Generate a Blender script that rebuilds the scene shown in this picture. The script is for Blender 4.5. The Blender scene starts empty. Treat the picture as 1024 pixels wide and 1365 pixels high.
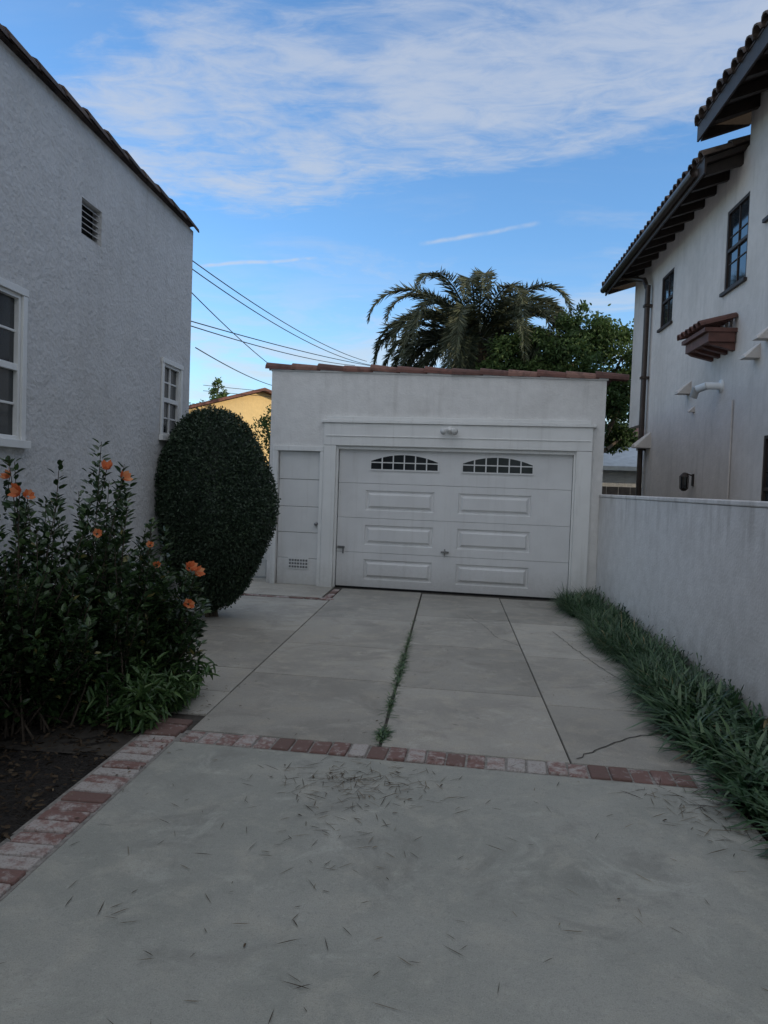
import bpy, math, random
import numpy as np
from mathutils import Vector, Matrix
random.seed(7); rng=np.random.default_rng(7)
scene=bpy.context.scene
R=math.radians

# ---------------------------------------------------------------- nodes
class NT:
    def __init__(s,tree): s.t=tree; s.n=tree.nodes; s.l=tree.links
    def node(s,typ,**kw):
        n=s.n.new(typ)
        for k,v in kw.items(): setattr(n,k,v)
        return n
    def put(s,inp,v):
        if v is None: return
        if hasattr(v,'is_output') : s.l.new(v,inp)
        else:
            if isinstance(v,tuple) and len(v)==3 and inp.type=='RGBA': v=v+(1,)
            inp.default_value=v
    def math(s,op,a,b=None,c=None,clamp=False):
        n=s.node('ShaderNodeMath',operation=op,use_clamp=clamp)
        s.put(n.inputs[0],a); s.put(n.inputs[1],b)
        if c is not None: s.put(n.inputs[2],c)
        return n.outputs[0]
    def mix(s,f,a,b,bt='MIX'):
        n=s.node('ShaderNodeMix',data_type='RGBA',blend_type=bt)
        s.put(n.inputs[0],f); s.put(n.inputs[6],a); s.put(n.inputs[7],b)
        return n.outputs[2]
    def noise(s,vec,scale,detail=4,rough=.55,dist=0):
        n=s.node('ShaderNodeTexNoise')
        s.put(n.inputs['Vector'],vec); n.inputs['Scale'].default_value=scale
        n.inputs['Detail'].default_value=detail; n.inputs['Roughness'].default_value=rough
        n.inputs['Distortion'].default_value=dist
        return n.outputs['Fac']
    def ss(s,v,lo,hi):
        n=s.node('ShaderNodeMapRange',interpolation_type='SMOOTHSTEP')
        s.put(n.inputs[0],v); n.inputs[1].default_value=lo; n.inputs[2].default_value=hi
        return n.outputs[0]
    def mapping(s,vec,scale=(1,1,1),rot=(0,0,0),loc=(0,0,0)):
        n=s.node('ShaderNodeMapping'); s.put(n.inputs[0],vec)
        n.inputs[1].default_value=loc; n.inputs[2].default_value=rot; n.inputs[3].default_value=scale
        return n.outputs[0]
    def ramp(s,f,stops):
        n=s.node('ShaderNodeValToRGB'); s.put(n.inputs[0],f)
        e=n.color_ramp.elements
        while len(e)<len(stops): e.new(.5)
        for i,(p,c) in enumerate(stops): e[i].position=p; e[i].color=c+(1,)
        return n.outputs[0]
    def bump(s,h,strength=.3,dist=.01):
        n=s.node('ShaderNodeBump'); n.inputs['Strength'].default_value=strength
        n.inputs['Distance'].default_value=dist; s.put(n.inputs['Height'],h); return n.outputs[0]

def newmat(name):
    m=bpy.data.materials.new(name); m.use_nodes=True
    t=NT(m.node_tree); b=m.node_tree.nodes['Principled BSDF']
    pos=t.node('ShaderNodeNewGeometry').outputs['Position']
    rnd=t.node('ShaderNodeAttribute',attribute_name='rnd').outputs['Fac']
    return m,t,b,pos,rnd

def m_plain(name,col,rough=.6,var=.12,scale=6,bump=0,bscale=60,metal=0):
    m,t,b,pos,rnd=newmat(name)
    n=t.noise(pos,scale,4)
    d=tuple(c*(1-var) for c in col); l=tuple(min(1,c*(1+var)) for c in col)
    t.put(b.inputs['Base Color'],t.ramp(n,[(.3,d),(.7,l)]))
    b.inputs['Roughness'].default_value=rough; b.inputs['Metallic'].default_value=metal
    if bump: t.put(b.inputs['Normal'],t.bump(t.noise(pos,bscale,2),bump,.01))
    return m

def m_painted(name,col,dirt=(.28,.25,.2),amt=.25):
    m,t,b,pos,rnd=newmat(name)
    n=t.noise(pos,3,4); n2=t.noise(pos,22,4,.7); st=t.noise(t.mapping(pos,(9,9,.5)),1.5,4,.65)
    c=t.mix(t.ss(n,.3,.7),tuple(x*.93 for x in col),col)
    z=t.node('ShaderNodeSeparateXYZ'); t.put(z.inputs[0],pos)
    lowm=t.ss(t.math('ADD',z.outputs[2],t.math('MULTIPLY',n2,.5)),.75,.15)
    c=t.mix(t.math('MULTIPLY',lowm,.32),c,dirt)
    c=t.mix(t.math('MULTIPLY',t.ss(st,.5,.8),amt),c,dirt)
    c=t.mix(t.math('MULTIPLY',t.ss(n2,.62,.8),amt*.8),c,dirt)
    t.put(b.inputs['Base Color'],c); b.inputs['Roughness'].default_value=.5
    t.put(b.inputs['Normal'],t.bump(t.noise(pos,70,2),.06,.01)); return m

def m_stucco(name,col,dirt=(.3,.28,.25),dirtamt=.25,bump=.5,bscale=45,base_dirt=True):
    m,t,b,pos,rnd=newmat(name)
    n1=t.noise(pos,1.1,4,.6); n2=t.noise(pos,9,3)
    c=t.mix(t.ss(n2,.3,.7),tuple(x*.93 for x in col),col)
    st=t.noise(t.mapping(pos,(5,5,.35)),1.6,4,.6)
    k=t.math('MULTIPLY',t.ss(st,.5,.78),dirtamt)
    c=t.mix(k,c,dirt)
    c=t.mix(t.math('MULTIPLY',t.ss(n1,.42,.72),dirtamt*.8),c,dirt)
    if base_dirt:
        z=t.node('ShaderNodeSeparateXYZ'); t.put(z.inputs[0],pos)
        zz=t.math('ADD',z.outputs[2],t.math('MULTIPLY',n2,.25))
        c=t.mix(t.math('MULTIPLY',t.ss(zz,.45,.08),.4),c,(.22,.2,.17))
    t.put(b.inputs['Base Color'],c); b.inputs['Roughness'].default_value=.9
    b.inputs['Specular IOR Level'].default_value=.2
    h=t.math('ADD',t.noise(pos,bscale,3,.6),t.math('MULTIPLY',t.noise(pos,bscale*.2,3),1.3))
    t.put(b.inputs['Normal'],t.bump(h,bump,.013))
    return m

def m_leaf(name,stops,rough=.5,trans=.15,spec=.4):
    m,t,b,pos,rnd=newmat(name)
    c=t.ramp(rnd,stops)
    t.put(b.inputs['Base Color'],c); b.inputs['Roughness'].default_value=rough
    b.inputs['Specular IOR Level'].default_value=spec
    tr=t.node('ShaderNodeBsdfTranslucent'); t.put(tr.inputs[0],c)
    mx=t.node('ShaderNodeMixShader'); mx.inputs[0].default_value=trans
    out=m.node_tree.nodes['Material Output']
    t.l.new(b.outputs[0],mx.inputs[1]); t.l.new(tr.outputs[0],mx.inputs[2]); t.l.new(mx.outputs[0],out.inputs[0])
    return m

def m_concrete(name,col,stain,warm,speck=.5):
    m,t,b,pos,rnd=newmat(name)
    n1=t.noise(pos,.9,5,.6,.4); n2=t.noise(pos,4.5,5,.65,.3); n3=t.noise(pos,210,1,.6); n4=t.noise(pos,28,4,.7)
    c=t.mix(t.ss(n1,.36,.64),col,stain)
    c=t.mix(t.math('MULTIPLY',t.ss(n2,.46,.70),.8),c,warm)
    n5=t.noise(t.mapping(pos,(1,1,1),loc=(7,3,0)),1.7,6,.68,.8)
    c=t.mix(t.math('MULTIPLY',t.ss(n5,.53,.68),.5),c,tuple(x*.55 for x in col))
    n6=t.noise(t.mapping(pos,(1,1,1),loc=(2,9,0)),2.6,5,.7,.9)
    c=t.mix(t.math('MULTIPLY',t.ss(n6,.54,.70),.45),c,tuple(min(1,x*1.35) for x in col))
    n7=t.noise(pos,75,3,.7)
    c=t.mix(t.math('MULTIPLY',t.ss(n7,.5,.75),.45),c,tuple(x*.6 for x in col))
    c=t.mix(t.math('MULTIPLY',t.ss(n4,.52,.8),.5),c,tuple(x*.6 for x in col))
    c=t.mix(t.math('MULTIPLY',t.ss(n4,.44,.2),.45),c,tuple(min(1,x*1.45) for x in col))
    c=t.mix(t.math('MULTIPLY',t.ss(n3,.52,.7),speck),c,tuple(x*.45 for x in col))
    c=t.mix(t.math('MULTIPLY',t.ss(n3,.42,.28),speck*.6),c,tuple(min(1,x*1.6) for x in col))
    v=t.math('ADD',.84,t.math('MULTIPLY',rnd,.30))
    hsv=t.node('ShaderNodeHueSaturation'); t.put(hsv.inputs['Value'],v); t.put(hsv.inputs['Color'],c)
    t.put(b.inputs['Base Color'],hsv.outputs[0])
    b.inputs['Roughness'].default_value=.88; b.inputs['Specular IOR Level'].default_value=.25
    t.put(b.inputs['Normal'],t.bump(t.math('ADD',n3,t.math('MULTIPLY',n4,2)),.6,.005))
    return m

def m_brick(name):
    m,t,b,pos,rnd=newmat(name)
    c=t.ramp(rnd,[(0,(.14,.085,.072)),(.4,(.19,.105,.09)),(.75,(.25,.14,.12)),(1,(.24,.20,.18))])
    n=t.noise(pos,14,5,.7); n2=t.noise(pos,90,3)
    amt=t.math('MULTIPLY',t.ss(t.math('ADD',n,t.math('MULTIPLY',t.math('SUBTRACT',rnd,.5),.30)),.43,.64),.85)
    c=t.mix(amt,c,(.42,.395,.37))
    c=t.mix(t.math('MULTIPLY',t.ss(n2,.5,.72),.55),c,(.11,.085,.07))
    t.put(b.inputs['Base Color'],c); b.inputs['Roughness'].default_value=.9
    t.put(b.inputs['Normal'],t.bump(t.math('ADD',n,n2),.6,.007)); return m

def m_tile(name,a,bc,c3):
    m,t,b,pos,rnd=newmat(name)
    c=t.ramp(rnd,[(0,a),(.5,bc),(1,c3)])
    c=t.mix(t.math('MULTIPLY',t.ss(t.noise(pos,11,4),.45,.7),.65),c,tuple(x*.45 for x in a))
    t.put(b.inputs['Base Color'],c); b.inputs['Roughness'].default_value=.85
    t.put(b.inputs['Normal'],t.bump(t.noise(pos,60,3),.3,.01)); return m

def m_glass(name,spec=.6,rough=.06):
    m,t,b,pos,rnd=newmat(name)
    t.put(b.inputs['Base Color'],t.ramp(t.noise(pos,2,2),[(.3,(.012,.015,.018)),(.7,(.035,.04,.045))]))
    b.inputs['Roughness'].default_value=rough; b.inputs['Specular IOR Level'].default_value=spec
    t.put(b.inputs['Normal'],t.bump(t.noise(pos,2.5,1),.04,.02))
    return m

def m_soil(name):
    m,t,b,pos,rnd=newmat(name)
    n=t.noise(pos,35,5,.7); v=t.node('ShaderNodeTexVoronoi'); v.inputs['Scale'].default_value=45; t.put(v.inputs[0],pos)
    c=t.ramp(n,[(.3,(.008,.007,.006)),(.6,(.026,.02,.015)),(.8,(.06,.045,.035))])
    t.put(b.inputs['Base Color'],c); b.inputs['Roughness'].default_value=1
    t.put(b.inputs['Normal'],t.bump(t.math('ADD',n,v.outputs[0]),1,.03)); return m

M={}
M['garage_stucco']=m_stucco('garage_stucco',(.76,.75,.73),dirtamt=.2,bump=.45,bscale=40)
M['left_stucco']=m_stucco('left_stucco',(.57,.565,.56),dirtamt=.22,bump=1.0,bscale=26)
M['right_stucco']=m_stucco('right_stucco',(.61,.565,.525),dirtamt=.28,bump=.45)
M['white_paint']=m_painted('white_paint',(.73,.73,.715),amt=.15)
M['door_paint']=m_painted('door_paint',(.74,.74,.735),amt=.14)
M['trim_paint']=m_painted('trim_paint',(.80,.80,.78),amt=.2)
M['dark']=m_plain('dark_gap',(.01,.01,.01),.9)
M['crack']=m_plain('crack_dirt',(.05,.043,.035),.95,.4,20)
M['glass']=m_glass('window_glass')
M['glassd']=m_glass('door_glass',.25,.2)
M['wood']=m_plain('dark_wood',(.028,.018,.014),.6,.3,8,.3,40)
M['redwood']=m_plain('red_brown_wood',(.11,.045,.033),.6,.3,8,.3,40)
M['fence']=m_plain('weathered_fence',(.10,.08,.065),.8,.3,8,.3,40)
M['metal']=m_plain('grey_metal',(.25,.25,.25),.35,.2,30,metal=.8)
M['bronze']=m_plain('bronze_metal',(.05,.035,.028),.45,.2,10,metal=.3)
M['terracotta']=m_tile('terracotta',(.11,.055,.045),(.17,.075,.058),(.24,.13,.10))
M['darktile']=m_tile('weathered_tile',(.045,.032,.028),(.08,.055,.046),(.12,.085,.065))
M['brick']=m_brick('edging_brick')
M['conc_new']=m_concrete('concrete_front',(.355,.355,.318),(.29,.295,.262),(.39,.38,.33),.3)
M['conc_old']=m_concrete('concrete_rear',(.40,.38,.335),(.31,.295,.26),(.43,.395,.33),.5)
M['soil']=m_soil('mulch_soil')
M['bark']=m_plain('bark',(.09,.07,.05),.95,.4,10,.8,25)
M['twig']=m_plain('twig_bark',(.06,.045,.032),.9,.4,20)
M['shrub']=m_leaf('shrub_leaf',[(0,(.014,.032,.012)),(.6,(.038,.077,.026)),(.93,(.08,.135,.042)),(1,(.2,.18,.06))],.36,.18,.5)
M['topiary']=m_leaf('topiary_leaf',[(0,(.014,.028,.016)),(.6,(.033,.058,.032)),(1,(.068,.105,.05))],.5,.12,.4)
M['lily']=m_leaf('strap_leaf',[(0,(.02,.055,.022)),(.6,(.05,.11,.048)),(.95,(.11,.18,.08)),(1,(.25,.2,.09))],.42,.2,.5)
M['peren']=m_leaf('perennial_leaf',[(0,(.03,.07,.02)),(.6,(.07,.14,.045)),(1,(.13,.21,.07))],.45,.25,.5)
M['tree']=m_leaf('tree_leaf',[(0,(.022,.045,.015)),(.5,(.055,.10,.03)),(1,(.12,.18,.055))],.6,.3,.3)
M['palm']=m_leaf('palm_leaf',[(0,(.035,.055,.035)),(.6,(.085,.10,.055)),(1,(.20,.19,.10))],.5,.2,.4)
M['flower']=m_leaf('flower_petal',[(0,(.62,.15,.05)),(.6,(.75,.24,.10)),(1,(.80,.38,.18))],.5,.35,.2)
M['dry']=m_leaf('dry_leaf',[(0,(.045,.032,.022)),(.6,(.10,.075,.05)),(1,(.22,.17,.11))],.9,.05,.1)
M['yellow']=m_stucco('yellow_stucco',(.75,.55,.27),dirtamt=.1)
M['bluetile']=m_plain('grey_blue_roof',(.22,.28,.36),.6,.15,5,.3,10)
M['asphalt']=m_plain('ground_earth',(.12,.11,.085),.95,.3,.6,.4,12)
M['wire']=m_plain('cable_black',(.02,.02,.022),.6)

# ---------------------------------------------------------------- mesh builder
def empty(name,loc=(0,0,0),rotz=0):
    e=bpy.data.objects.new(name,None); scene.collection.objects.link(e)
    e.location=loc; e.rotation_euler=(0,0,rotz); e.empty_display_size=.2
    return e
class MB:
    def __init__(s): s.v=[]; s.f=[]; s.r=[]
    def quad(s,pts,r=.5):
        i=len(s.v); s.v+= [tuple(p) for p in pts]; s.f.append(tuple(range(i,i+len(pts)))); s.r.append(r)
    def hexa(s,p,r=.5):
        i=len(s.v); s.v+=[tuple(q) for q in p]
        for f in ((0,3,2,1),(4,5,6,7),(0,1,5,4),(1,2,6,5),(2,3,7,6),(3,0,4,7)):
            s.f.append(tuple(i+k for k in f)); s.r.append(r)
    def box(s,x0,x1,y0,y1,z0,z1,r=.5):
        s.hexa([(x0,y0,z0),(x1,y0,z0),(x1,y1,z0),(x0,y1,z0),(x0,y0,z1),(x1,y0,z1),(x1,y1,z1),(x0,y1,z1)],r)
    def mbox(s,Mp,u0,u1,z0,z1,d0,d1,r=.5):
        s.hexa([Mp(u0,z0,d0),Mp(u1,z0,d0),Mp(u1,z0,d1),Mp(u0,z0,d1),Mp(u0,z1,d0),Mp(u1,z1,d0),Mp(u1,z1,d1),Mp(u0,z1,d1)],r)
    def panel(s,Mp,u0,u1,z0,z1,holes,reveal=0,d=0):
        us=sorted(set([u0,u1]+[h[0] for h in holes]+[h[1] for h in holes]))
        zs=sorted(set([z0,z1]+[h[2] for h in holes]+[h[3] for h in holes]))
        us=[u for u in us if u0<=u<=u1]; zs=[z for z in zs if z0<=z<=z1]
        for a,b in zip(us,us[1:]):
            for c,e in zip(zs,zs[1:]):
                mu,mz=(a+b)/2,(c+e)/2
                if any(h[0]<mu<h[1] and h[2]<mz<h[3] for h in holes): continue
                s.quad([Mp(a,c,d),Mp(b,c,d),Mp(b,e,d),Mp(a,e,d)])
        if reveal:
            for h in holes:
                a,b,c,e=h
                for p,q in (((a,c),(b,c)),((b,c),(b,e)),((b,e),(a,e)),((a,e),(a,c))):
                    s.quad([Mp(p[0],p[1],d),Mp(q[0],q[1],d),Mp(q[0],q[1],d-reveal),Mp(p[0],p[1],d-reveal)])
    def rings(s,Mp,u0,u1,z0,z1,prof):
        prev=None
        for ins,d in prof:
            c=[Mp(u0+ins,z0+ins,d),Mp(u1-ins,z0+ins,d),Mp(u1-ins,z1-ins,d),Mp(u0+ins,z1-ins,d)]
            if prev:
                for k in range(4): s.quad([prev[k],prev[(k+1)%4],c[(k+1)%4],c[k]])
            prev=c
        s.quad(prev)
    def cyl(s,a,b,ra,rb=None,n=12,r=.5,cap=True):
        rb=ra if rb is None else rb
        a=Vector(a); b=Vector(b); w=(b-a).normalized()
        u=w.orthogonal().normalized(); v=w.cross(u); i=len(s.v)
        for k in range(n):
            t=2*math.pi*k/n; o=u*math.cos(t)+v*math.sin(t)
            s.v.append(tuple(a+o*ra)); s.v.append(tuple(b+o*rb))
        for k in range(n):
            j=(k+1)%n; s.f.append((i+2*k,i+2*j,i+2*j+1,i+2*k+1)); s.r.append(r)
        if cap:
            s.f.append(tuple(i+2*k for k in range(n))); s.r.append(r)
            s.f.append(tuple(i+2*k+1 for k in range(n))); s.r.append(r)
    def barrel(s,a,b,up,ra,rb,n=7,thick=.015,r=.5):
        a=Vector(a); b=Vector(b); w=(b-a).normalized(); up=Vector(up); side=w.cross(up).normalized(); up=side.cross(w).normalized()
        i=len(s.v)
        for k in range(n+1):
            t=math.pi*k/n; o=side*math.cos(t)+up*math.sin(t)
            s.v.append(tuple(a+o*ra)); s.v.append(tuple(b+o*rb)); s.v.append(tuple(a+o*(ra-thick))); s.v.append(tuple(b+o*(rb-thick)))
        for k in range(n):
            q=i+4*k; p=q+4
            s.f+=[(q,p,p+1,q+1),(q+2,q+3,p+3,p+2),(q,q+2,p+2,p),(q+1,p+1,p+3,q+3)]; s.r+=[r]*4
    def obj(s,name,mat,parent=None,smooth=False,bevel=0):
        me=bpy.data.meshes.new(name); me.from_pydata(s.v,[],s.f); me.update()
        at=me.attributes.new('rnd','FLOAT','FACE'); at.data.foreach_set('value',s.r)
        me.materials.append(mat if not isinstance(mat,str) else M[mat])
        o=bpy.data.objects.new(name,me); scene.collection.objects.link(o)
        if parent: o.parent=parent
        if smooth: me.polygons.foreach_set('use_smooth',[True]*len(me.polygons))
        if bevel:
            md=o.modifiers.new('b','BEVEL'); md.width=bevel; md.segments=2; md.limit_method='ANGLE'
        return o
def qmesh(name,V,Q,rnd,mat,parent=None,smooth=False):
    me=bpy.data.meshes.new(name); V=np.asarray(V,dtype=np.float32).reshape(-1,3); Q=np.asarray(Q,dtype=np.int32).reshape(-1,4)
    me.vertices.add(len(V)); me.vertices.foreach_set('co',V.ravel())
    me.loops.add(Q.size); me.loops.foreach_set('vertex_index',Q.ravel())
    me.polygons.add(len(Q)); me.polygons.foreach_set('loop_start',np.arange(0,Q.size,4,dtype=np.int32))
    me.update(calc_edges=True); me.validate()
    at=me.attributes.new('rnd','FLOAT','FACE'); 
    r=np.asarray(rnd,dtype=np.float32)
    if len(at.data)==len(r): at.data.foreach_set('value',r)
    me.materials.append(M[mat]); o=bpy.data.objects.new(name,me); scene.collection.objects.link(o)
    if smooth: me.polygons.foreach_set('use_smooth',[True]*len(me.polygons))
    if parent: o.parent=parent
    return o
def norm(a): return a/np.maximum(np.linalg.norm(a,axis=-1,keepdims=True),1e-6)
def leaves(P,D,L,W,nrm=None,curl=.15):
    n=len(P); D=norm(D)
    if nrm is None: nrm=rng.normal(size=(n,3))
    S=norm(np.cross(D,nrm)); U=norm(np.cross(S,D))
    L=np.broadcast_to(np.asarray(L,float),(n,))[:,None]; W=np.broadcast_to(np.asarray(W,float),(n,))[:,None]
    b=P; t=P+D*L-U*L*curl
    l1=P+D*L*.3+S*W*.5+U*W*.15; l2=P+D*L*.68+S*W*.42+U*W*.12-U*L*curl*.4
    r1=P+D*L*.3-S*W*.5+U*W*.15; r2=P+D*L*.68-S*W*.42+U*W*.12-U*L*curl*.4
    V=np.stack([b,r1,r2,t,l2,l1],1).reshape(-1,3)
    i=np.arange(n)[:,None]*6
    Q=np.concatenate([i+np.array([[0,1,2,3]]),i+np.array([[0,3,4,5]])],1).reshape(-1,4)
    return V,Q
def blades(P,az,L,W,h,g,a,seg=5):
    n=len(P); t=np.linspace(0,1,seg+1)[None,:,None]
    dr=np.stack([np.cos(az),np.sin(az),0*az],1)[:,None,:]; sd=np.stack([-np.sin(az),np.cos(az),0*az],1)[:,None,:]
    L=L[:,None,None]; W=W[:,None,None]; h=h[:,None,None]; g=g[:,None,None]; a=a[:,None,None]
    C=P[:,None,:]+dr*L*(a*t+.35*t*t*a)+np.array([0,0,1])*L*(h*t-g*t*t)
    w=W*np.sin(np.clip(.18+.82*t,0,1)*np.pi)**.6*.5
    w=np.where(t>=1,0.0006,w)
    V=np.stack([C-sd*w,C+sd*w],2).reshape(-1,3)
    base=np.arange(n)[:,None]*(2*(seg+1)); k=np.arange(seg)[None,:]*2
    q0=base+k; Q=np.stack([q0,q0+1,q0+3,q0+2],-1).reshape(-1,4)
    return V,Q

# ---------------------------------------------------------------- ground & driveway
g=MB(); g.quad([(-300,-300,-.09),(300,-300,-.09),(300,500,-.09),(-300,500,-.09)]); g.obj('ground','asphalt')
s=-.06
def row(Y0,x): return Y0+s*x
def prism(mb,pts,z0,z1,r=.5):
    n=len(pts); i=len(mb.v)
    mb.v+=[(p[0],p[1],z1) for p in pts]+[(p[0],p[1],z0) for p in pts]
    mb.f.append(tuple(range(i,i+n))); mb.r.append(r)
    for k in range(n):
        j=(k+1)%n; mb.f.append((i+k,i+n+k,i+n+j,i+j)); mb.r.append(r)
drive=empty('driveway')
def slab(mb,x0,x1,Y0,Y1,gp=.006,r=None,gl=None,gr=None):
    gl=gp if gl is None else gl; gr=gp if gr is None else gr
    prism(mb,[(x0+gl,row(Y0,x0)+gp),(x1-gr,row(Y0,x1)+gp),(x1-gr,row(Y1,x1)-gp),(x0+gl,row(Y1,x0)-gp)],-.08,0,random.random() if r is None else r)
fs=MB(); 
slab(fs,-1.6,1.52,-3.5,4.17,.004,.5); fs.obj('front_slab','conc_new',drive,bevel=.006)
rs=MB()
for (x0,x1,rows,gl,gr) in ((-3.15,-1.58,(5.25,5.95,7.6,9.72),.005,.006),(-1.58,-.37,(4.385,5.85,7.05,8.55,10.95),.005,.010),
                     (-.37,.76,(4.385,5.75,7.35,9.0,10.85),.010,.005),(.76,1.68,(4.385,5.55,7.15,8.9,10.8),.005,.006)):
    for a,b in zip(rows,rows[1:]): slab(rs,x0,x1,a,b,.006,gl=gl,gr=gr)
slab(rs,-1.84,-1.58,4.70,5.25,.003,.5)
slab(rs,-5.5,-1.72,9.94,11.6,.006,.6)
rs.obj('rear_slabs','conc_old',drive,bevel=.006)
jf=MB(); jf.quad([(-5.5,4.0,-.014),(1.7,4.0,-.014),(1.7,11.2,-.014),(-5.5,11.6,-.014)]); jf.obj('joint_soil','crack',drive)
ck=MB()
def crack(pts,w=.006):
    P=[]
    for a,b in zip(pts,pts[1:]):
        n=max(2,int(math.dist(a,b)/.05))
        for k in range(n): P.append((a[0]+(b[0]-a[0])*k/n+random.gauss(0,.006),a[1]+(b[1]-a[1])*k/n+random.gauss(0,.006)))
    P.append(pts[-1])
    for a,b in zip(P,P[1:]):
        d=Vector((b[0]-a[0],b[1]-a[1])).normalized(); n=Vector((-d.y,d.x))*w*random.uniform(.3,.6)
        ck.quad([(a[0]-n.x,a[1]-n.y,.004),(b[0]-n.x,b[1]-n.y,.004),(b[0]+n.x,b[1]+n.y,.004),(a[0]+n.x,a[1]+n.y,.004)])
crack([(.80,4.4),(.98,4.62),(1.22,4.86),(1.62,5.1)],.009)
crack([(1.2,8.4),(1.28,7.7),(1.4,6.8),(1.52,6.2),(1.66,5.75)])
crack([(.25,9.2),(.45,8.5),(.55,7.9),(.76,7.5)],.005)
crack([(-2.9,7.2),(-2.2,7.0),(-1.6,7.05)],.005)
crack([(-1.2,9.4),(-.8,9.3),(-.4,9.35)],.004)
ck.obj('cracks','crack',drive)
br=MB()
def brick(cx,cy,hx,hy,ang):
    z=random.uniform(.0,.012)
    ang2=ang+random.gauss(0,.02); c,s_=math.cos(ang2),math.sin(ang2)
    hx*=random.uniform(.95,1.01); hy*=random.uniform(.94,1.01)
    p=[(cx+c*a-s_*b,cy+s_*a+c*b) for a,b in ((-hx,-hy),(hx,-hy),(hx,hy),(-hx,hy))]
    br.hexa([(x,y,-.08) for x,y in p]+[(x,y,z+random.gauss(0,.0015)) for x,y in p],random.random())
x=-1.52
while x<1.6:
    brick(x,row(4.277,x),.0535,.097,math.atan(s)); x+=.115
y=-2.5
while y<4.62:
    brick(-1.725,y,.112,.0495,random.gauss(0,.01)); y+=.106
x=-3.1
while x<-1.6:
    brick(x,row(9.83,x)-.0,.098,.05,math.atan(s)); x+=.21
y=9.95
while y<10.95:
    brick(-1.64,y,.05,.098,0); y+=.207
y=4.68
while y<5.2:
    brick(-1.95,y,.09,.05,.05); y+=.106
be=br.obj('brick_edging','brick',bevel=.010)
mt=MB(); mt.quad([(-1.86,-3,-.006),(-1.6,-3,-.006),(-1.6,4.42,-.006),(-1.86,4.42,-.006)]); mt.quad([(-1.6,4.17+.09,-.005),(1.62,4.07,-.005),(1.62,4.29,-.005),(-1.6,4.48,-.005)])
mt.quad([(-3.15,9.9,-.006),(-1.58,9.8,-.006),(-1.58,9.92,-.006),(-3.15,10.1,-.006)])
mt.obj('mortar',m_plain('mortar',(.22,.205,.185),.95,.35,30),be)
def soil_bed(name,x0,x1,y0,y1,z):
    nx,ny=int((x1-x0)/.07)+1,int((y1-y0)/.07)+1
    X,Y=np.meshgrid(np.linspace(x0,x1,nx),np.linspace(y0,y1,ny))
    Z=z+rng.normal(0,.008,X.shape)
    V=np.stack([X,Y,Z],-1).reshape(-1,3); i=np.arange(nx*ny).reshape(ny,nx)
    Q=np.stack([i[:-1,:-1],i[:-1,1:],i[1:,1:],i[1:,:-1]],-1).reshape(-1,4)
    return qmesh(name,V,Q,np.full(len(Q),.5),'soil',smooth=True)
soil_bed('garden_bed',-3.2,-1.85,-3,5.2,-.02)
soil_bed('garden_bed.001',-3.2,-2.0,5.2,9.7,-.06)
soil_bed('garden_bed.002',1.53,2.12,-3,10.75,-.02)

n=2200; P=np.stack([rng.uniform(-3.1,-1.87,n),rng.uniform(0,5,n),rng.uniform(-.01,.02,n)],1)
D=rng.normal(size=(n,3)); D[:,2]*=.25
V,Q=leaves(P,D,rng.uniform(.02,.06,n),rng.uniform(.008,.025,n),np.tile([0,0,1.],(n,1))+rng.normal(0,.4,(n,3)))
qmesh('mulch_chips',V,Q,np.repeat(rng.random(n)*.45,2),'dry')
def debris(n,cx,cy,sx,sy,l0,l1,tw=.9):
    P=np.stack([rng.normal(cx,sx,n),rng.normal(cy,sy,n),np.full(n,.007)],1)
    D=rng.normal(size=(n,3)); D[:,2]*=.04
    thin=rng.random(n)<tw
    return P,D,np.where(thin,rng.uniform(l0,l1,n),rng.uniform(.02,.04,n)),np.where(thin,rng.uniform(.0020,.0036,n),rng.uniform(.005,.010,n))
parts=[debris(260,-.40,3.85,.22,.18,.03,.13,.95),debris(170,1.38,3.8,.16,.22,.03,.16,.93),debris(110,0,2.9,.9,.8,.02,.10,.95),debris(60,-.6,3.3,.3,.3,.03,.1,.96),
       debris(110,.0,7,1.1,1.6,.015,.06,.8),debris(160,1.52,5.8,.10,1.8,.02,.08,.5),debris(160,-1.8,4.5,.16,.6,.02,.06,.5),debris(30,-.8,2.3,.5,.4,.02,.12,.97)]
P=np.concatenate([p[0] for p in parts]); D=np.concatenate([p[1] for p in parts]); L=np.concatenate([p[2] for p in parts]); W=np.concatenate([p[3] for p in parts])
V,Q=leaves(P,D,L,W,np.tile([0,0,1.],(len(P),1))+rng.normal(0,.12,(len(P),3)),.05)
V[:,2]=np.maximum(V[:,2],.005)
qmesh('fallen_leaves',V,Q,np.repeat(rng.random(len(P)),2),'dry')

n=1000; yy=np.concatenate([rng.normal(6.35,.42,480),rng.normal(5.25,.12,90),rng.normal(4.62,.07,220),rng.normal(7.6,.3,90),rng.uniform(4.4,10.5,120)])
P=np.stack([-.37+rng.normal(0,.012,n),yy,np.full(n,-.012)],1)
V,Q=blades(P,rng.uniform(0,6.28,n),rng.uniform(.03,.085,n),rng.uniform(.004,.009,n),rng.uniform(.4,.9,n),rng.uniform(.2,.6,n),rng.uniform(.3,.9,n),3)
V[:,2]=np.maximum(V[:,2],.003)
qmesh('joint_weeds',V,Q,np.repeat(rng.random(n),3),'peren')

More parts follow.
